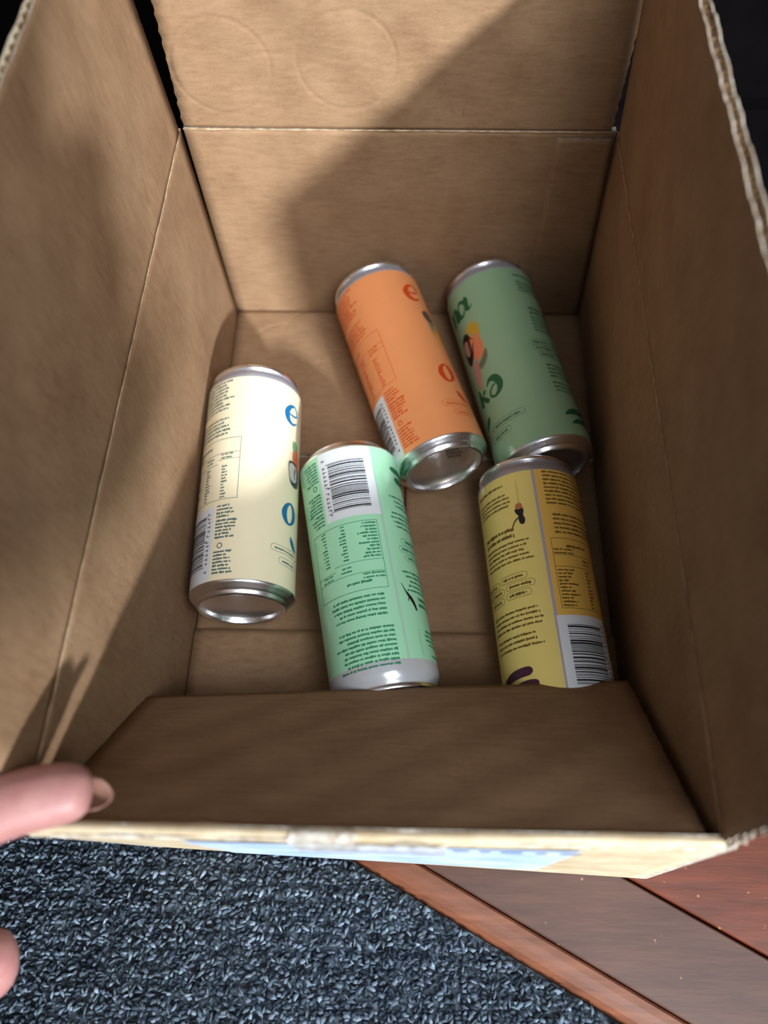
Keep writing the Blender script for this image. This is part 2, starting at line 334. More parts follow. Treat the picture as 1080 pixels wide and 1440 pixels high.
# crushed corner flake at the right end of the near rim
mb = MB(); Vv = []
for i in range(13):
    s = i / 12
    Vv += [(228.5 + 4.6 * s + .5 * math.sin(9 * s), -1.2 + 2.2 * s + .7 * math.sin(17 * s), H - 1 + 10 * s * s + .6 * math.sin(13 * s)), (230.5 + 3.5 * s, 2.6 + 1.5 * s, H - .5 + 10 * s * s), (232.5 + 2 * s, .8 + 2.2 * s, H - 3 + 9 * s * s)]
mb.add(Vv, [(3 * i + j, 3 * i + (j + 1) % 3, 3 * i + 3 + (j + 1) % 3, 3 * i + 3 + j) for i in range(12) for j in range(3)] + [(2, 1, 0), (36, 37, 38)])
mb.build('torn_corner', K_torn, box, True)
# glue tab lapped on the far wall at the right corner
panel('glue_tab', [(203.5, D - 1.2, -1), (W - 2, D - 1.2, -1), (RR - .8, D - 1.2, H - 4), (201.5, D - 1.2, H - 4)], (0, -1, 0), [K_far, K_far, K_flute, K_torn], box, t=1.0, warp_amp=.1, seed=9, nu=10)
# floor flaps: two short ones on top, two long ones underneath meeting in the middle
panel('floor_flap', [(.6, 6, 0), (W - 1.5, 0, 0), (W - 1.5, 122.3, 0), (.8, 122.3, 0)], (0, 0, 1), [K_floor, K_out, K_flute, K_torn], box, t=3.6, open_edges=('v1',), warp_amp=.35, seed=10, jitter={'v1': .3})
panel('floor_flap', [(.8, 241, 0), (W - 1.5, 241, 0), (W - 1, D - .4, 0), (.6, D - .4, 0)], (0, 0, 1), [K_floor, K_out, K_flute, K_torn], box, t=3.6, open_edges=('v0',), warp_amp=.35, seed=11, jitter={'v0': .3})
panel('floor_flap', [(.5, 6, -3.7), (120.8, 4, -3.7), (120.8, D - .5, -3.7), (.5, D - .5, -3.7)], (0, 0, 1), [K_floor, K_out, K_flute, K_torn], box, t=3.6, warp_amp=.1, seed=12)
panel('floor_flap', [(122, 2, -3.7), (W - 1.5, -1, -3.7), (W - 1.5, D - .5, -3.7), (122, D - .5, -3.7)], (0, 0, 1), [K_floor, K_out, K_flute, K_torn], box, t=3.6, warp_amp=.1, seed=13)
mb = MB()
for (sx, sy, sz) in ((108.7, 65.6, 59.2), (109.0, 60.2, 66.8)):
    lathe_pts = [(sx + .9 * math.cos(a), sy + .65 * math.sin(a), sz - .8 * math.sin(a)) for a in np.linspace(0, 2 * math.pi, 13)[:-1]]
    mb.add([(p[0], p[1] + .5, p[2] + .6) for p in lathe_pts], [tuple(range(12))])
mb.build('speck', new_mat('dark_speck', lin(34, 22, 16), .8), box)
# clear tape over the rim, crinkled
M_tape = new_mat('clear_tape', lin(205, 195, 180), .18, spec=.7); M_tape.node_tree.nodes['Principled BSDF'].inputs['Alpha'].default_value = .62
noisy(M_tape, lin(180, 165, 145), lin(235, 232, 226), 220, detail=3, bump=.8, bscale=260, bdist=.001)
mb = MB(); Vv = []; nx = 26
prof = [(4.6, 137.5), (3.6, 141.5), (3.1, 144.6), (2.4, 147.2), (0.6, 147.8), (-1.6, 146.2), (-2.4, 143.5), (-2.6, 138), (-2.9, 128)]
for i in range(nx + 1):
    s = i / nx; xx = 82.0 + s * 23 + (0)
    for j, (py, pz) in enumerate(prof):
        e = .22 * math.sin(i * 1.9 + j * 2.3) + .2 * math.sin(i * .7 - j)
        ex = (.9 * math.sin(j * 2.1)) if i in (0, nx) else 0
        Vv.append((xx + ex, py + .2 + e * .8 - (0.0), pz + .2 + abs(e)))
k = len(prof); mb.add(Vv, [(i * k + j, (i + 1) * k + j, (i + 1) * k + j + 1, i * k + j + 1) for i in range(nx) for j in range(k - 1)])
tp = mb.build('clear_tape', M_tape, box, True); tp['label'] = 'crinkled clear tape on the near rim'
# second tape run along outside under the rim
mb = MB(); Vv = []
for i in range(41):
    s = i / 40; xx = 84 + 52 * s
    for (py, pz) in ((-1.7, 146.4), (-2.5, 144), (-2.9, 139), (-3.1, 126)):
        Vv.append((xx, py - .1 + .12 * math.sin(i * 1.3 + pz), pz))
mb.add(Vv, [(i * 4 + j, (i + 1) * 4 + j, (i + 1) * 4 + j + 1, i * 4 + j + 1) for i in range(40) for j in range(3)])
mb.build('clear_tape', M_tape, box, True)
# pale blue shipping label on the outside of the near wall
M_lab = new_mat('label_paper', lin(176, 198, 232), .55); noisy(M_lab, lin(160, 186, 226), lin(200, 214, 238), 40)
M_ink = new_mat('black_ink', lin(30, 32, 38), .6)
def near_out(x, z):                                             # outer face of the near wall
    s = (H - z) / (H + 7.0); u = (x + 9.6) / 239.0
    y_top = 3 + 1 * u; y_bot = 10 - 9 * u
    return y_top + (y_bot - y_top) * s - 4.0
mb = MB(); Vv = []; 
for i in range(31):
    x_ = 40 + 146 * i / 30
    for z_ in (126, 95, 50, 18):
        Vv.append((x_, near_out(x_, z_) - .55, z_))
mb.add(Vv, [(i * 4 + j, (i + 1) * 4 + j, (i + 1) * 4 + j + 1, i * 4 + j + 1) for i in range(30) for j in range(3)])
lb = mb.build('shipping_label', M_lab, box); lb['label'] = 'pale blue paper label on the outside of the near wall'
mb = MB()
for i, (a, b_) in enumerate(((140, 146), (150, 154), (158, 166), (171, 175), (180, 188))):
    for z_ in (112,):
        y_ = near_out((a + b_) / 2, z_) - .62; mb.add([(a, y_, z_), (b_, y_, z_), (b_, y_, z_ + 5), (a, y_, z_ + 5)], [(0, 1, 2, 3)])
mb.build('label_print', M_ink, lb).location = -Vector(box['_loc']) if False else Vector((0, 0, 0))
for o_ in list(lb.children):
    for v_ in o_.data.vertices: v_.co -= Vector(box['_loc'])

# ------------------------------------------------------------------ the cans
RC, LC = 28.7, 146.4
def lathe(prof, seg=128, mb=None, mi=0, cap0=False, cap1=False):
    mb = mb or MB(); V = []
    for (r, z) in prof:
        V += [(r * math.cos(2 * math.pi * k / seg), r * math.sin(2 * math.pi * k / seg), z) for k in range(seg)]
    F = [(i * seg + k, i * seg + (k + 1) % seg, (i + 1) * seg + (k + 1) % seg, (i + 1) * seg + k) for i in range(len(prof) - 1) for k in range(seg)]
    if cap0: F.append(tuple(range(seg))[::-1])
    if cap1: F.append(tuple((len(prof) - 1) * seg + k for k in range(seg)))
    mb.add(V, F, mi); return mb
def metal(name, col, rough, aniso=.0, noise=True):
    m = new_mat(name, col, rough, 1.0)
    t = m.node_tree; b = t.nodes['Principled BSDF']
    tc = nd(m, 'ShaderNodeTexCoord'); n = nd(m, 'ShaderNodeTexNoise'); n.inputs['Scale'].default_value = 90; n.inputs['Detail'].default_value = 3
    t.links.new(tc.outputs['Object'], n.inputs['Vector'])
    mr = nd(m, 'ShaderNodeMapRange'); mr.inputs[3].default_value = rough * .75; mr.inputs[4].default_value = rough * 1.3
    t.links.new(n.outputs['Fac'], mr.inputs[0]); t.links.new(mr.outputs[0], b.inputs['Roughness']); return m
M_al = metal('bare_aluminium', (.92, .92, .95, 1), .28)
M_neck = new_mat('silver_neck', lin(188, 192, 206), .28, .45)
M_neckw = new_mat('pearl_white_shoulder', lin(206, 210, 216), .22, .25)
M_neckg = new_mat('grey_neck', lin(160, 156, 162), .3, .4)
M_wht = new_mat('white_label_panel', lin(226, 232, 238), .4)
M_bar = new_mat('barcode_black', lin(24, 24, 30), .5)
M_seam = new_mat('lilac_label_seam', lin(176, 168, 178), .4)
base_prof = [(28.7, 6.9), (28.68, 6.2), (28.3, 5.6), (27.6, 4.9), (26.9, 4.2), (26.2, 3.3), (25.7, 2.9), (25.3, 2.6), (25.0, 2.0), (24.7, 1.1), (24.2, .4), (23.6, 0), (22.9, .1), (22.4, .7), (22.1, 1.8), (21.7, 3.4), (20.4, 5.2), (17.5, 6.6), (13, 7.9), (7, 8.8), (2, 9.1), (.01, 9.12)]
neck_prof = lambda z0: [(28.7, z0), (28.62, 137.6), (28.2, 139.2), (27.5, 140.8), (26.8, 142.1), (26.3, 143.0), (26.0, 143.7)]
lid_prof = [(26.0, 143.5), (26.7, 143.7), (27.0, 144.2), (27.05, 145.7), (26.8, 146.3), (26.3, 146.4), (25.8, 146.1), (25.5, 145.0), (25.0, 141.5), (24.3, 139.7), (23.6, 139.3), (22.9, 139.9), (22.4, 140.6), (.01, 140.7)]
M_dome = metal('matte_aluminium', (.78, .72, .68, 1), .36)
mb = lathe(base_prof[:16]); lathe(base_prof[15:], mb=mb, mi=1); base_me = mb.build('can_base', [M_al, M_dome], None, True).data
lid_me = lathe(lid_prof).build('lid', M_al, None, True).data
mb = MB()                                                       # ring pull: loop, rivet and tongue
out = [(8.0 * math.cos(a) * .95, 5 + 11.5 * math.sin(a) * .9) for a in np.linspace(0, 2 * math.pi, 33)[:-1]]
inn = [(4.6 * math.cos(a), 8.5 + 5.2 * math.sin(a)) for a in np.linspace(0, 2 * math.pi, 33)[:-1]]
Vv = [(x_, y_, 141.6) for x_, y_ in out] + [(x_, y_, 141.6) for x_, y_ in inn] + [(x_, y_, 142.5) for x_, y_ in out] + [(x_, y_, 142.5) for x_, y_ in inn]
Fv = []
for k in range(32):
    j = (k + 1) % 32
    Fv += [(k, k + 32, j + 32, j), (k + 64, j + 64, j + 96, k + 96), (k, j, j + 64, k + 64), (k + 32, k + 96, j + 96, j + 32)]
mb.add(Vv, Fv)
lathe([(2.4, 140.6), (2.4, 143.0), (1.8, 143.4), (.01, 143.4)], 24, mb)
tab_me = mb.build('pull_tab', M_neck, None, True).data
for o_ in [o for o in C.objects if o.type == 'MESH' and o.data in (base_me, lid_me, tab_me)]: bpy.data.objects.remove(o_)

def wrap(polys, dr, seam):
    """polys in label space (deg right of the back seam, mm above the base) bent round the can"""
    mb = MB()
    for P, F in polys:
        V = []
        for (ph, a) in P:
            t = math.radians(seam + ph); V.append(((RC + dr) * math.sin(t), -(RC + dr) * math.cos(t), a))
        mb.add(V, F)
    return mb
def rect(p0, p1, a0, a1):
    n = max(1, int(abs(p1 - p0) / 3)); P = []; 
    for i in range(n + 1):
        q = p0 + (p1 - p0) * i / n; P += [(q, a0), (q, a1)]
    return P, [(2 * i, 2 * i + 2, 2 * i + 3, 2 * i + 1) for i in range(n)]
K = 1 / math.radians(1) / RC                                    # degrees per mm
def ribbon(pts, closed=False, sub=6, fat=1.0):
    """pts (x mm, y mm, width mm) smoothed into a brush stroke"""
    p = np.array(pts, float); n = len(p); q = []
    g = lambda i: p[i % n] if closed else p[min(max(i, 0), n - 1)]
    for i in range(n if closed else n - 1):
        a, b, c, d = g(i - 1), g(i), g(i + 1), g(i + 2)
        for s in range(sub):
            t = s / sub; q.append(.5 * ((2 * b) + (-a + c) * t + (2 * a - 5 * b + 4 * c - d) * t * t + (-a + 3 * b - 3 * c + d) * t ** 3))
    if not closed: q.append(p[-1])
    q = np.array(q); m = len(q); P = []
    for i in range(m):
        a = q[(i - 1) % m] if closed else q[max(i - 1, 0)]; b = q[(i + 1) % m] if closed else q[min(i + 1, m - 1)]
        d = b[:2] - a[:2]; d = d / (np.linalg.norm(d) + 1e-9); nn = np.array((-d[1], d[0])) * max(q[i][2] * fat, .05) / 2
        P += [q[i][:2] + nn, q[i][:2] - nn]
    F = [(2 * i, 2 * i + 1, (2 * i + 3) % (2 * m), (2 * i + 2) % (2 * m)) for i in range(m if closed else m - 1)]
    return P, F
def place(poly, ph, a, rot=0, sc=1):
    P, F = poly; c, s = math.cos(math.radians(rot)), math.sin(math.radians(rot))
    return [(ph + K * sc * (x * c - y * s), a + sc * (x * s + y * c)) for x, y in P], F
def blob(pts, ph, a, sc=1, rot=0):
    p = np.array([(x, y, 0) for x, y in pts], float); n = len(p); q = []
    for i in range(n):
        A, B_, C_, D_ = p[(i - 1) % n], p[i], p[(i + 1) % n], p[(i + 2) % n]
        for s in range(5):
            t = s / 5; q.append(.5 * ((2 * B_) + (-A + C_) * t + (2 * A - 5 * B_ + 4 * C_ - D_) * t * t + (-A + 3 * B_ - 3 * C_ + D_) * t ** 3)[:2])
    c = np.mean(q, 0); P = [c] + q; m = len(q)
    return place((P, [(0, 1 + i, 1 + (i + 1) % m) for i in range(m)]), ph, a, rot, sc)
def ink_line(p0, p1, a, h=1.15, rr=None):
    """one line of illegible small print: word-shaped runs of tiny strokes"""
    rr = rr or random; out = []; ph = p0
    while ph < p1 - 1.2:
        wl = rr.randint(2, 9)
        for k in range(wl):
            cw = rr.uniform(.55, .85) * K
            if ph + cw > p1: break
            hh = h * rr.choice((.78, .78, .8, .82, 1.05, 1.0)); dn = -h * .28 if rr.random() < .12 else 0
            out.append(rect(ph, ph + cw, a + dn, a + hh)); ph += cw + .09 * K
        ph += .55 * K
    return out
def lines(p0, p1, atop, abot, n, align='l', rag=.12, h=1.15, rr=None):
    out = []; rr = rr or random
    for i in range(n):
        a = atop + (abot - atop) * (i / max(1, n - 1)); d = (p1 - p0) * rr.uniform(0, rag)
        if align == 'l': out += ink_line(p0, p1 - d, a, h, rr)
        elif align == 'c': out += ink_line(p0 + d / 2, p1 - d / 2, a, h, rr)
        else: out += ink_line(p0 + d, p1, a, h, rr)
    return out
def frame(p0, p1, a0, a1, w=.28):
    return [rect(p0, p1, a0, a0 + w), rect(p0, p1, a1 - w, a1), rect(p0, p0 + w * K, a0, a1), rect(p1 - w * K, p1, a0, a1)]
def pill(p0, p1, a, hh=4.2, w=.26):
    n = 8; P = []; r = hh / 2; x1 = (p1 - p0) / K
    c = [(r + (x1 - 2 * r) * i / 12, r) for i in range(13)] + [(x1 - r + r * math.sin(t), r * math.cos(t)) for t in np.linspace(0, math.pi, n)[1:-1]]
    c += [(x1 - r - (x1 - 2 * r) * i / 12, -r) for i in range(13)] + [(r - r * math.sin(t), -r * math.cos(t)) for t in np.linspace(0, math.pi, n)[1:-1]]
    return place(ribbon([(x_, y_, w) for x_, y_ in c], True, 2), p0, a)
# hand-drawn serif letter shapes (mm)
G_a = [ribbon([(8.2, 3.4, 1.1), (6.6, 7.6, 1.7), (4.0, 9.6, 1.5), (1.6, 7.6, .9), (.3, 3.6, 1.9), (1.1, .6, 1.8), (3.4, .3, 1.1), (6.6, 3.4, .7)], fat=1.4),
       ribbon([(8.6, 9.9, .8), (8.3, 7.5, 2.5), (7.4, 3.4, 2.3), (7.6, .9, 1.8), (9.6, .8, .7), (11.0, 2.2, .4)], fat=1.4)]
G_n = [ribbon([(.2, 8.2, .4), (1.6, 9.2, 1.6), (1.7, 7, 2.3), (.8, .3, 2.3)], fat=1.4), ribbon([(1.4, 5.6, .6), (4.2, 9.2, 1.0), (6.6, 9.0, 1.9), (6.7, 6, 2.4), (5.8, 1.6, 2.2), (7.2, .5, 1.4), (9, 2, .4)], fat=1.4)]
G_e = [ribbon([(1.2, 5.6, .5), (4.6, 5.3, .9), (8.2, 6.4, .7), (8.4, 9.2, 1.0), (6.0, 11.2, .9), (2.6, 9.6, 1.6), (.6, 5.6, 2.5), (1.8, 1.6, 2.2), (5.2, .4, 1.1), (8.6, 2.6, .4)], fat=1.4)]
G_o = [ribbon([(4.4, 11, .8), (1.6, 8.8, 1.7), (.4, 5.0, 2.5), (1.6, 1.4, 1.9), (4.2, .2, .8), (7.0, 2.6, 1.6), (8.0, 6.2, 2.4), (6.8, 9.6, 1.8)], True, fat=1.4)]
G_o2 = [ribbon([(.6, 8.6, .5), (3.0, 11.2, 1.6), (6.6, 10.8, 3.0), (8.9, 7.2, 3.0), (8.2, 3.0, 2.4), (5.0, .4, 1.3), (1.9, 1.4, 1.0), (2.0, 4.4, .9), (4.4, 6.6, .8), (6.6, 7.0, .6)], fat=1.4)]
G_k = [ribbon([(1.2, 12, 1.0), (1.4, 6, 2.4), (.8, .2, 2.2)], fat=1.4), ribbon([(7.2, 8.6, 1.8), (4.6, 6.6, 1.0), (2.0, 4.4, .8)], fat=1.4), ribbon([(3.6, 5.4, 1.0), (5.4, 2.8, 2.2), (8.2, .4, 1.6)], fat=1.4)]
BARS = None
def barcode_bars(p0, p1, a0, a1):
    rr = random.Random(11); out = []; a = a0
    mod = (a1 - a0) / 95
    pat = []
    while len(pat) < 95: pat += [1] * rr.choice((1, 1, 2, 3, 1, 2)) + [0] * rr.choice((1, 1, 1, 2, 2, 3))
    pat = pat[:95]; pat[0] = pat[2] = pat[92] = pat[94] = 1; pat[1] = pat[93] = 0
    i = 0
    while i < 95:
        if pat[i]:
            j = i
            while j < 95 and pat[j]: j += 1
            out.append(rect(p0, p1 + (2.5 if i in (0, 92, 94, 46) else 0), a + i * mod, a + j * mod)); i = j
        else: i += 1
    return out
def make_can(xy, axis_deg, seam, colour, ink, logo, label, top_near=False, neck=M_neck, wide_band=False, front=('eo',), pic=None, swash=None, rough=.38, second=None):
    th = math.radians(axis_deg); d = Vector((math.sin(th), math.cos(th), 0))
    if top_near: d = -d
    N = Vector((0, 0, 1)); T = d.cross(N)
    cen = Vector((xy[0], xy[1], RC + .05)); org = cen - d * (LC / 2)
    e = bpy.data.objects.new('drink_can', None); C.objects.link(e); e.empty_display_size = .03
    m4 = Matrix((T, -N, d)).transposed().to_4x4(); m4.translation = org * MM; e.matrix_world = m4
    e['label'] = label; e['category'] = 'can'; e['group'] = 'drink cans lying in the cardboard box'
    zt = 132.5 if wide_band else 136.2
    body_m = new_mat('printed_can_' + ('mint' if wide_band else label.split()[0]), colour, rough, .0, .5)
    body_m.node_tree.nodes['Principled BSDF'].inputs['Coat Weight'].default_value = .25; body_m.node_tree.nodes['Principled BSDF'].inputs['Coat Roughness'].default_value = .15
    noisy(body_m, tuple(c * .96 for c in colour[:3]) + (1,), colour, 35)
    ink_m = new_mat('small_print', ink, .5); logo_m = new_mat('logo_ink', logo, .45)
    lathe([(RC, 6.9), (RC, 40), (RC, 80), (RC, 110), (RC, zt)]).build('can_body', body_m, e, True)
    if second: wrap([rect(1.5, 91, 6.9, zt)], .03, seam).build('label_back_panel', new_mat('back_panel_colour', second, rough), e, True)
    lathe(neck_prof(zt)).build('neck', neck, e, True)
    for nm, me_ in (('can_base', base_me), ('lid', lid_me)):
        o = bpy.data.objects.new(nm, me_); C.objects.link(o); o.parent = e
        if nm == 'lid':
            o2 = bpy.data.objects.new('pull_tab', tab_me); C.objects.link(o2); o2.parent = o
    wrap([rect(-1.6, 1.6, 7.0, zt)], .04, seam).build('label_seam', new_mat('label_seam_film', tuple(.35 * a + .65 * b for a, b in zip(M_seam.node_tree.nodes['Principled BSDF'].inputs['Base Color'].default_value, colour)) if top_near else lin(176, 168, 178), .4), e, True)
    bc = wrap([rect(0.5, 63, 7.2, 51)], .07, seam).build('barcode', M_wht, e, True)
    wrap(barcode_bars(10, 52, 15.5, 46), .16, seam).build('bars', M_bar, bc, True)
    rr = random.Random(5); dg = []
    for i in range(13):
        a = 14 + i * 2.6 + (1.0 if i > 6 else 0) - (2.2 if i == 0 else 0); 
        dg += [rect(54.5, 58.5, a, a + .45), rect(54.5, 55.5, a, a + 1.5)] if rr.random() < .5 else [rect(54.5, 58.5, a + .5, a + 1.0), rect(57.5, 58.5, a, a + 1.5)]
    wrap(dg, .16, seam).build('digits', M_bar, bc, True)
    rr = random.Random(3); L = []
    # ingredients
    L += lines(10, 77, 134, 114.5, 9, 'l', .22, rr=rr) + lines(14, 78, 107.5, 97, 5, 'l', .2, rr=rr)
    # nutrition table
    L += frame(7.5, 89, 54.5, 94) + [rect(7.5, 89, 84.2, 84.45), rect(7.5, 62, 77.5, 77.75), rect(62, 89, 80, 80.25)]
    L += lines(24, 52, 89, 89, 1, rr=rr, h=1.3) + lines(9, 34, 87, 84.9, 2, rr=rr, h=.95)
    L += lines(43, 56, 81.8, 79.6, 2, rr=rr, h=.95) + lines(66, 82, 83, 80.8, 2, rr=rr, h=.95)
    for i in range(11):
        a = 75.4 - i * 1.95; L += ink_line(9.5, 9.5 + rr.uniform(9, 24), a - .2, 1.05, rr); L += ink_line(44, 44 + rr.uniform(4, 9), a - .2, .95, rr); L += ink_line(68, 68 + rr.uniform(4, 9), a - .2, .95, rr)
    # return / recycling text beside the barcode
    L += lines(66, 88, 50, 43.5, 4, 'l', .35, rr=rr) + lines(66, 92, 41, 31, 6, 'l', .3, rr=rr) + lines(66, 90, 22.5, 10.5, 7, 'l', .35, rr=rr)
    L += [place(ribbon([(1.4 * math.cos(t), 1.4 * math.sin(t), .55) for t in np.linspace(0, 2 * math.pi, 9)[:-1]], True, 3), 73, 26.6)]
    # story column left of the seam
    L += lines(-80, -31, 129.5, 129.5, 1, rr=rr, h=1.5) + lines(-79, -27, 123.8, 116.5, 4, 'l', .12, rr=rr)
    L += lines(-74, -24, 101.8, 98.2, 2, 'l', .1, h=2.0, rr=rr) + lines(-76, -12, 94.6, 84.0, 5, 'l', .15, rr=rr)
    for (p0, p1, a) in ((-56, -22, 75.6), (-49, -15, 70.8), (-50, -20, 66.0), (-90, -59, 74.6), (-88, -52, 70.0), (-84, -54, 65.2)):
        L += [pill(p0, p1, a, 3.7, .22)] + ink_line(p0 + 4, p1 - 4, a - .6, 1.35, rr)
    L += lines(-78, -11, 56.8, 48.4, 4, 'l', .1, rr=rr) + lines(-78, -14, 43.6, 37.8, 3, 'l', .12, rr=rr)
    # front pills
    for (p0, p1, a) in ((129, 175, 28), (140, 172, 21.5), (188, 238, 28.5), (182, 216, 22)):
        L += [pill(p0, p1, a, 4.0, .22)] + ink_line(p0 + 5, p1 - 5, a - .6, 1.1, rr)
    wrap(L, .13, seam).build('small_print', ink_m, e, True)
    G = []
    if 'e' in front: G += [[place(g, 142, 111.0, 0, 1.2) for g in G_e]]
    if 'o' in front: G += [[place(g, 144.5, 45.0, 0, 1.2) for g in G_o]]
    if 'na' in front: G += [[place(g, 174, 112.5, 5, 1.1) for g in G_n], [place(g, 193, 113, 8, 1.12) for g in G_a]]
    if 'ko' in front: G += [[place(g, 181, 46.5, 0, 1.05) for g in G_k], [place(g, 199.5, 46.5, 0, 1.12) for g in G_o2]]
    G += [place(ribbon([(0, 4, .4), (1.2, 1.6, 3.2), (4, -1.6, 3.4), (7.5, -3, .5)]), 158, 34.5)] if 'o' in front else [place(ribbon([(0, -3, .4), (2.2, 0, 3.0), (5, 2.6, 3.0), (7, 4, .4)]), 176, 34.0)]
    for g in G: wrap(g if isinstance(g, list) else [g], .15, seam).build('logo_letter', logo_m, e, True)
    # pair of leaf strokes low on the side
    S = [place(ribbon([(0, -1.6, .6), (4, .3, 3.2), (10, 1.9, 4.6), (16, 2.6, 4.8), (21, 2.7, 4.4), (23, 2.6, 1.5)], sub=8), -77, 22.6), place(ribbon([(3, -7.6, .6), (8, -5.6, 3.2), (14, -4.5, 4.4), (20, -3.9, 4.4), (24, -3.9, 3.4), (25.5, -3.9, 1.2)], sub=8), -77, 22.6)]
    lm = new_mat('leaf_mark_ink', swash or logo, .45)
    for q in S: wrap([q], .19, seam).build('leaf_mark', lm, e, True)
    # small hanging figure in black
    fg = [ribbon([(0, 16, .35), (.4, 8, .35), (.2, 1.5, .35)])]
    wrap([place(g, -20, 115, 0) for g in fg], .15, seam).build('string_drawing', new_mat('string_ink', tuple(.6 * c for c in colour[:3]) + (1,), .5), e, True)
    fb = [blob([(-2.6, -1.5), (-1.0, -1.2), (1.6, -1.0), (2.2, -3.2), (1.6, -5.6), (2.4, -8.2), (1.4, -10.8), (-.4, -10.6), (-1.2, -8.2), (-.9, -6), (-2.4, -3.6)], -20, 115), place(ribbon([(-.6, -6.4, .9), (-3.2, -8.2, .8), (-5.2, -11.5, .6)]), -20, 115)]
    if top_near: fb = [place(ribbon([(5.2, -7.5, .3), (3.4, -3.6, .8), (1.6, -1, 2.0), (-.4, 1.6, 2.4), (-1.8, 4.4, 1.8), (-2.6, 7.2, 1.3)]), -18, 99), place(ribbon([(1.0, -1, .6), (2.6, 2.4, .5)]), -18, 99)]
    wrap(fb, .17, seam).build('figure_drawing', M_bar, e, True)
    if not top_near:
        wrap([blob([(-1.8, -1.0), (-1.6, 1.0), (0, 2.0), (1.8, 1.2), (1.9, -1.0), (0, -1.8)], -20.5, 115)], .19, seam).build('figure_drawing', new_mat('figure_skin', lin(190, 110, 70), .5), e, True)
    for (nm_, cc, pts, ph, a) in (pic or []):
        wrap([blob(pts, ph, a)], .15 + .01 * (pic.index((nm_, cc, pts, ph, a))), seam).build(nm_, new_mat(nm_, cc, .45), e, True)
    return e
# pictures on the fronts: only the blobs of colour that can be seen
pic_green = [('fruit_drawing', lin(205, 170, 60), [(-6, -3), (-5, 3), (0, 6), (5.5, 4), (6.5, -2), (5, -8), (1, -7), (-2, -5)], 203, 99),
             ('fruit_drawing', lin(232, 140, 100), [(-3, 8), (3, 8), (5, 2), (5, -6), (1, -10), (-4, -8), (-4, 0)], 204, 87),
             ('hair_drawing', lin(40, 26, 26), [(-5, 8), (0, 9), (3, 3), (5, 0), (3, -3), (1, -9), (-4, -14), (-7, -8), (-7, 2)], 194, 92),
             ('face_drawing', lin(190, 140, 132), [(-3, 4), (0, 5), (2, 1), (1, -5), (-2, -6), (-4, -1)], 189, 91.5),
             ('leaf_drawing', lin(112, 118, 92), [(-4, -2), (0, 0), (4, 4), (6, 5), (5, -1), (1, -5), (-3, -5)], 205, 75.5),
             ('arm_drawing', lin(196, 142, 132), [(-3, 9), (2, 8), (2, 0), (-1, -10), (-4, -9), (-4, 0)], 195, 69)]
pic_cream = [('fruit_drawing', lin(110, 180, 120), [(-2, 3), (2, 4), (4, 0), (2, -4), (-2, -2)], 160, 97),
             ('fruit_drawing', lin(214, 120, 80), [(-3, 5), (3, 6), (4, -2), (1, -6), (-3, -3)], 163, 89),
             ('bowl_drawing', lin(70, 66, 76), [(-5, 6), (0, 8), (6, 6), (7, -4), (3, -8), (-3, -6)], 159, 78.5),
             ('bowl_drawing', lin(205, 205, 200), [(-4, 4.5), (0, 6), (4, 4), (4.5, -3), (1, -5.5), (-3, -4)], 158.5, 79)]
pic_orange = [('fruit_drawing', lin(90, 70, 60), [(-3, 5), (2, 7), (5, 2), (4, -5), (0, -4), (-3, 0)], 163, 97),
              ('leaf_drawing', lin(130, 140, 110), [(-2, 3), (1, 4), (3, 0), (2, -6), (-1, -4)], 164, 90),
              ('fruit_drawing', lin(232, 160, 60), [(-3, 4), (2, 5), (4, -1), (3, -7), (-1, -4)], 167, 82)]
make_can((29.6, 196.7), -2.5, -91, lin(250, 240, 206), lin(62, 106, 108), lin(10, 112, 164), 'cream drink can with blue letters, lying against the left wall of the box', front=('e', 'o'), pic=pic_cream)
make_can((99.8, 146.7), -11.07, -27, lin(172, 236, 196), lin(44, 136, 98), lin(20, 110, 70), 'mint green drink can beside the cream one, white barcode at its far end', top_near=True, neck=M_neckw, wide_band=True, front=('e', 'o'))
make_can((121.3, 283.4), -18.52, -116, lin(246, 160, 102), lin(222, 88, 34), lin(212, 72, 26), 'orange drink can with a dented-in silver base facing the camera', front=('e', 'o'), pic=pic_orange)
make_can((189.9, 285.9), -12.71, 101, lin(150, 188, 150), lin(24, 96, 62), lin(16, 98, 60), 'shaded mint drink can with dark green letters, shade put into its sage colour, in the shadowed far right corner', front=('na', 'ko'), pic=pic_green)  # same print as the mint can, greyed to sage to paint in the shade
make_can((197.8, 136.1), -4.67, -4, lin(238, 216, 126), lin(112, 86, 38), lin(70, 28, 58), 'yellow drink can covered in small brown print, nearest the right wall', neck=M_neckg, front=('e', 'o'), swash=lin(70, 28, 58), second=lin(236, 190, 92))
# stamped date code on the orange can's base
oc = [o for o in C.objects if o.get('label', '').startswith('orange')][0]
mb = MB(); rr = random.Random(2)
for row, (x0, n_, z_) in enumerate(((3, 5, 8.5), (4, 6, 8.9), (5, 5, 9))):
    for i in range(n_):
        xx = x0 + i * 1.7; yy = -7.5 + row * 4.0; rad = math.hypot(xx, yy); z_ = 9.1 - .0062 * rad * rad * .95 - .40
        mb.add([(xx, yy, z_), (xx + 1.1, yy, z_), (xx + 1.1, yy + 1.8, z_), (xx, yy + 1.8, z_)], [(0, 1, 2, 3)])
mb.build('date_code', new_mat('date_code_ink', lin(60, 42, 38), .5), oc)

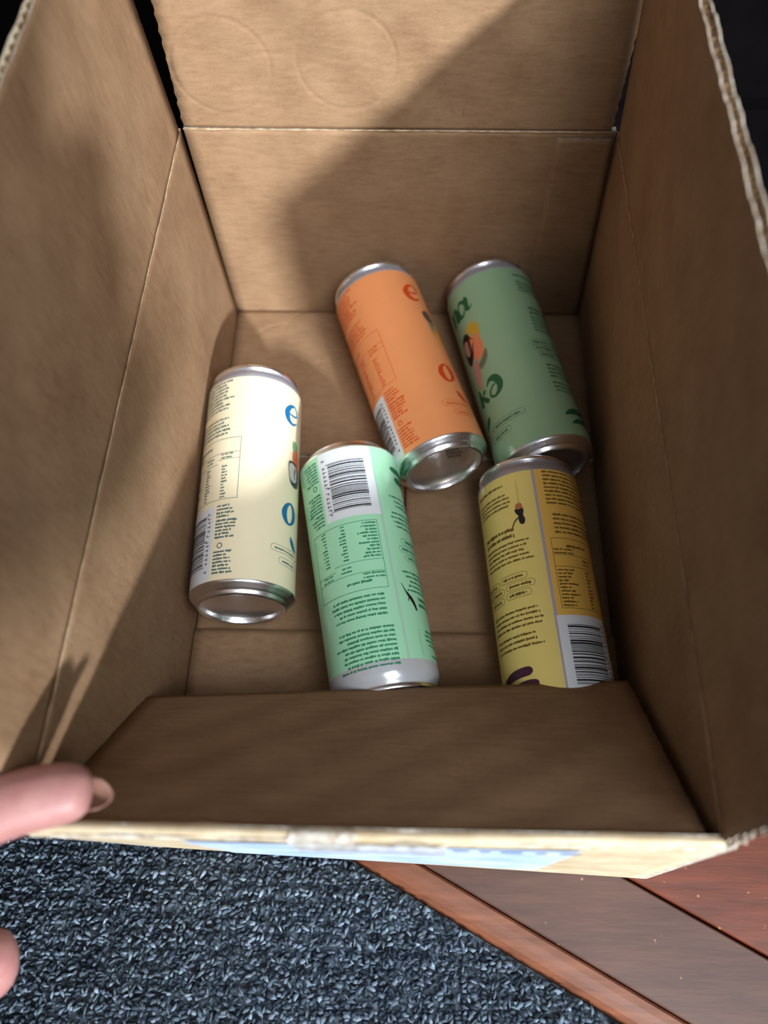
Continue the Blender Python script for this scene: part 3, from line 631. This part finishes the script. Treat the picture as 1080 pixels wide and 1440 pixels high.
# ------------------------------------------------------------------ the hand
M_skin = new_mat('skin', lin(176, 124, 118), .5); noisy(M_skin, lin(164, 110, 106), lin(180, 130, 124), 70, bump=.25, bscale=900, bdist=.0002)
M_skin.node_tree.nodes['Principled BSDF'].inputs['Subsurface Weight'].default_value = .12
M_skin.node_tree.nodes['Principled BSDF'].inputs['Subsurface Radius'].default_value = (.004, .0015, .001)
M_nail = new_mat('finger_nail', lin(124, 88, 74), .35)
hand = empty('person', (-100, -120, ZF + 50), 'person whose thumb holds the near left corner of the cardboard box', 'person')
cX, cY, cZ = (np.array([R[r][c] for r in range(3)]) for c in range(3)); cC = np.array((117.944, -23.316, 435.392))
def ph(u, v, w_): return tuple(cC + u * cX - v * cY - w_ * cZ)    # frame of the phone in the other hand: right, down its back, out of its back
pts = []; edges = []
def chain(root, lst):
    prev = root
    for p, r in lst:
        pts.append((p, r))
        if prev is not None: edges.append((prev, len(pts) - 1))
        prev = len(pts) - 1
    return prev
chain(None, [((112, -980, 430), 130), ((112, -860, 500), 122), ((112, -740, 570), 130), ((110, -650, 615), 125)])          # pelvis to chest
chain(3, [((114, -575, 670), 62), ((116, -510, 715), 58), ((118, -455, 750), 92), ((118, -425, 800), 96), ((118, -440, 850), 70)])   # neck and head
lw = chain(3, [((-20, -645, 600), 80), ((-78, -620, 575), 62), ((-150, -510, 450), 48), ((-222, -400, 330), 40), ((-190, -290, 238), 36), ((-140, -138, 112), 25), ((-104, -88, 118), 29)])
lw2 = chain(lw, [((-84, -64, 118), 26)])
rw = chain(3, [((230, -650, 630), 80), ((285, -640, 655), 62), ((312, -560, 550), 48), ((330, -480, 450), 40), ((262, -345, 402), 34), (ph(62, 190, 6), 24), (ph(54, 140, 0), 22)])
rw2 = chain(rw, [(ph(48, 112, 2), 20)])
for sx in (1, -1): chain(0, [((112 + sx * 75, -960, 360), 88), ((112 + sx * 88, -900, 190), 74), ((112 + sx * 92, -850, 58), 52), ((112 + sx * 92, -1040, 34), 42), ((112 + sx * 92, -1250, 26), 30), ((112 + sx * 92, -1330, 12), 22)])
HANDPART = len(pts)
chain(lw, [((-84, -52, 146), 17), ((-52, -20, 160), 13.5), ((-30, -4, 163), 12.0), ((-14, 4.5, 162), 11.4), ((-2, 9, 161), 11.8), ((10, 11.4, 159), 10.8), ((17, 11.5, 158), 7.8)])
chain(lw2, [((-80, -58, 114), 12), ((-84, -34, 110), 10), ((-78, -8, 104), 9.2), ((-62, 16, 98), 8.2), ((-42, 30, 94), 7.4), ((-24, 36, 92), 6.4)])
chain(lw2, [((-66, -56, 104), 12), ((-48, -50, 101), 10.4), ((-28.5, -37, 99), 10.0), ((-34, -48, 85), 8.6), ((-48, -52, 76), 7.6), ((-58, -54, 80), 6.4)])
chain(lw2, [((-74, -66, 88), 11), ((-62, -62, 76), 9.6), ((-52, -62, 64), 9), ((-60, -72, 54), 8), ((-72, -76, 56), 7), ((-80, -76, 62), 6)])
chain(lw, [((-96, -82, 82), 11), ((-80, -80, 60), 8.8), ((-70, -82, 48), 8), ((-76, -92, 40), 7.4), ((-88, -94, 44), 6.6), ((-94, -92, 50), 5.6)])
for k, v in enumerate((84, 102, 120, 137)): chain(rw2 if k < 2 else rw, [(ph(50, v, 10), 11), (ph(30, v - 3, 18), 9), (ph(4, v - 5, 18), 8.6), (ph(-22, v - 6, 17), 8), (ph(-40, v - 6, 7), 6.4)])
chain(rw, [(ph(46, 108, -14), 14), (ph(30, 92, -18), 11.5), (ph(12, 80, -18), 10.5), (ph(0, 74, -17), 8)])
me = bpy.data.meshes.new('body'); me.from_pydata([tuple(np.array(p) * MM - np.array(hand['_loc'])) for p, r in pts], edges, [])
bo = bpy.data.objects.new('body', me); C.objects.link(bo); bo.parent = hand; me.materials.append(M_skin)
md = bo.modifiers.new('skin', 'SKIN'); md.use_smooth_shade = True
if not me.skin_vertices: 
    pass
sv = me.skin_vertices[0].data if me.skin_vertices else None
if sv:
    for i, (p, r) in enumerate(pts): sv[i].radius = (r * MM, r * MM * (.92 if i > 4 else 1)); sv[i].use_root = (i == 0)
sd = bo.modifiers.new('sub', 'SUBSURF'); sd.levels = 2; sd.render_levels = 2
bpy.context.view_layer.update()
dg_ = bpy.context.evaluated_depsgraph_get(); nm = bpy.data.meshes.new_from_object(bo.evaluated_get(dg_))
bo.modifiers.clear(); bo.data = nm
nm.materials.clear(); nm.materials.append(M_skin)
M_shirt = new_mat('shirt_cloth', lin(58, 60, 70), .9); noisy(M_shirt, lin(48, 50, 60), lin(70, 72, 84), 200)
nm.materials.append(M_shirt)
for f in nm.polygons:                                           # shirt and trousers up to wrists and neck
    c = f.center / MM + Vector(hand['_loc']) / MM
    if c.y < -285 and not (c.y > -560 and c.z > 660 and 0 < c.x < 230): f.material_index = 1
print('hand faces', len(nm.polygons))
# thumb nail under the tip, its free edge showing past the pad
mb = MB(); Vv = []
for i in range(9):
    for j in range(9):
        u, v = i / 8, j / 8 - .5
        Vv.append((9 + 12.6 * u - 4 * (2 * v) ** 2 * u, 11.4 + 12.5 * v * (1 - .25 * u), 152.4 + 3.0 * (2 * v) ** 2 - 1.0 * u))
mb.add(Vv, [(i * 9 + j, (i + 1) * 9 + j, (i + 1) * 9 + j + 1, i * 9 + j + 1) for i in range(8) for j in range(8)])
nail = mb.build('finger_nail', M_nail, hand, True)
sm = nail.modifiers.new('thick', 'SOLIDIFY'); sm.thickness = .0006
# hair
M_hair = new_mat('hair', lin(52, 36, 26), .6); noisy(M_hair, lin(40, 27, 20), lin(74, 52, 38), 300, stretch=(1, 1, .2), bump=.6, bscale=500, bdist=.001)
mb = MB(); Vv = []; hc = np.array((118., -452, 812)); nr, ns = 14, 40
for i in range(nr + 1):
    a = i / nr * 1.75
    for k in range(ns):
        b = k / ns * 2 * math.pi; dirv = np.array((math.sin(a) * math.cos(b), math.sin(a) * math.sin(b), math.cos(a)))
        dirv = np.array((dirv[0], dirv[1] * .86 - dirv[2] * .5, dirv[1] * .5 + dirv[2] * .86))
        Vv.append(hc + dirv * (104 + 2.5 * math.sin(b * 11) + 2 * math.sin(a * 9)) * np.array((.86, 1.02, 1.0)))
mb.add(Vv, [(i * ns + k, (i + 1) * ns + k, (i + 1) * ns + (k + 1) % ns, i * ns + (k + 1) % ns) for i in range(nr) for k in range(ns)])
mb.build('hair', M_hair, hand, True)
# the phone that takes the picture, held in the other hand; its shade falls on the left flap
M_ph = new_mat('phone_glass', lin(22, 24, 28), .2)
phone = empty('phone', ph(0, 60, -5), 'dark phone held over the near side of the open box', 'phone')
def slab(name, u0, u1, v0, v1, w0, w1, r, mat, parent):
    mb = MB(); o = []
    for (cu, cv, a0) in ((u1 - r, v1 - r, 0), (u0 + r, v1 - r, 90), (u0 + r, v0 + r, 180), (u1 - r, v0 + r, 270)):
        for k in range(7):
            a = math.radians(a0 + 15 * k); o.append((cu + r * math.cos(a), cv + r * math.sin(a)))
    n = len(o); V = []
    for (w_, ins) in ((w0, 1.2), (w0 + 1, 0), (w1 - 1, 0), (w1, 1.2)):
        V += [ph(u - ins * np.sign(u - (u0 + u1) / 2), v - ins * np.sign(v - (v0 + v1) / 2), w_) for u, v in o]
    F = [(i * n + k, i * n + (k + 1) % n, (i + 1) * n + (k + 1) % n, (i + 1) * n + k) for i in range(3) for k in range(n)] + [tuple(range(n))[::-1], tuple(3 * n + k for k in range(n))]
    mb.add(V, F); return mb.build(name, mat, parent)
slab('phone_body', -38, 38, -16, 146, -10, -1.5, 9, M_ph, phone)
slab('screen', -35.5, 35.5, -13, 143, -10.3, -9.9, 7, new_mat('screen_glass', lin(10, 10, 12), .1), phone)
for o in C.objects:
    if '_loc' in o: del o['_loc']
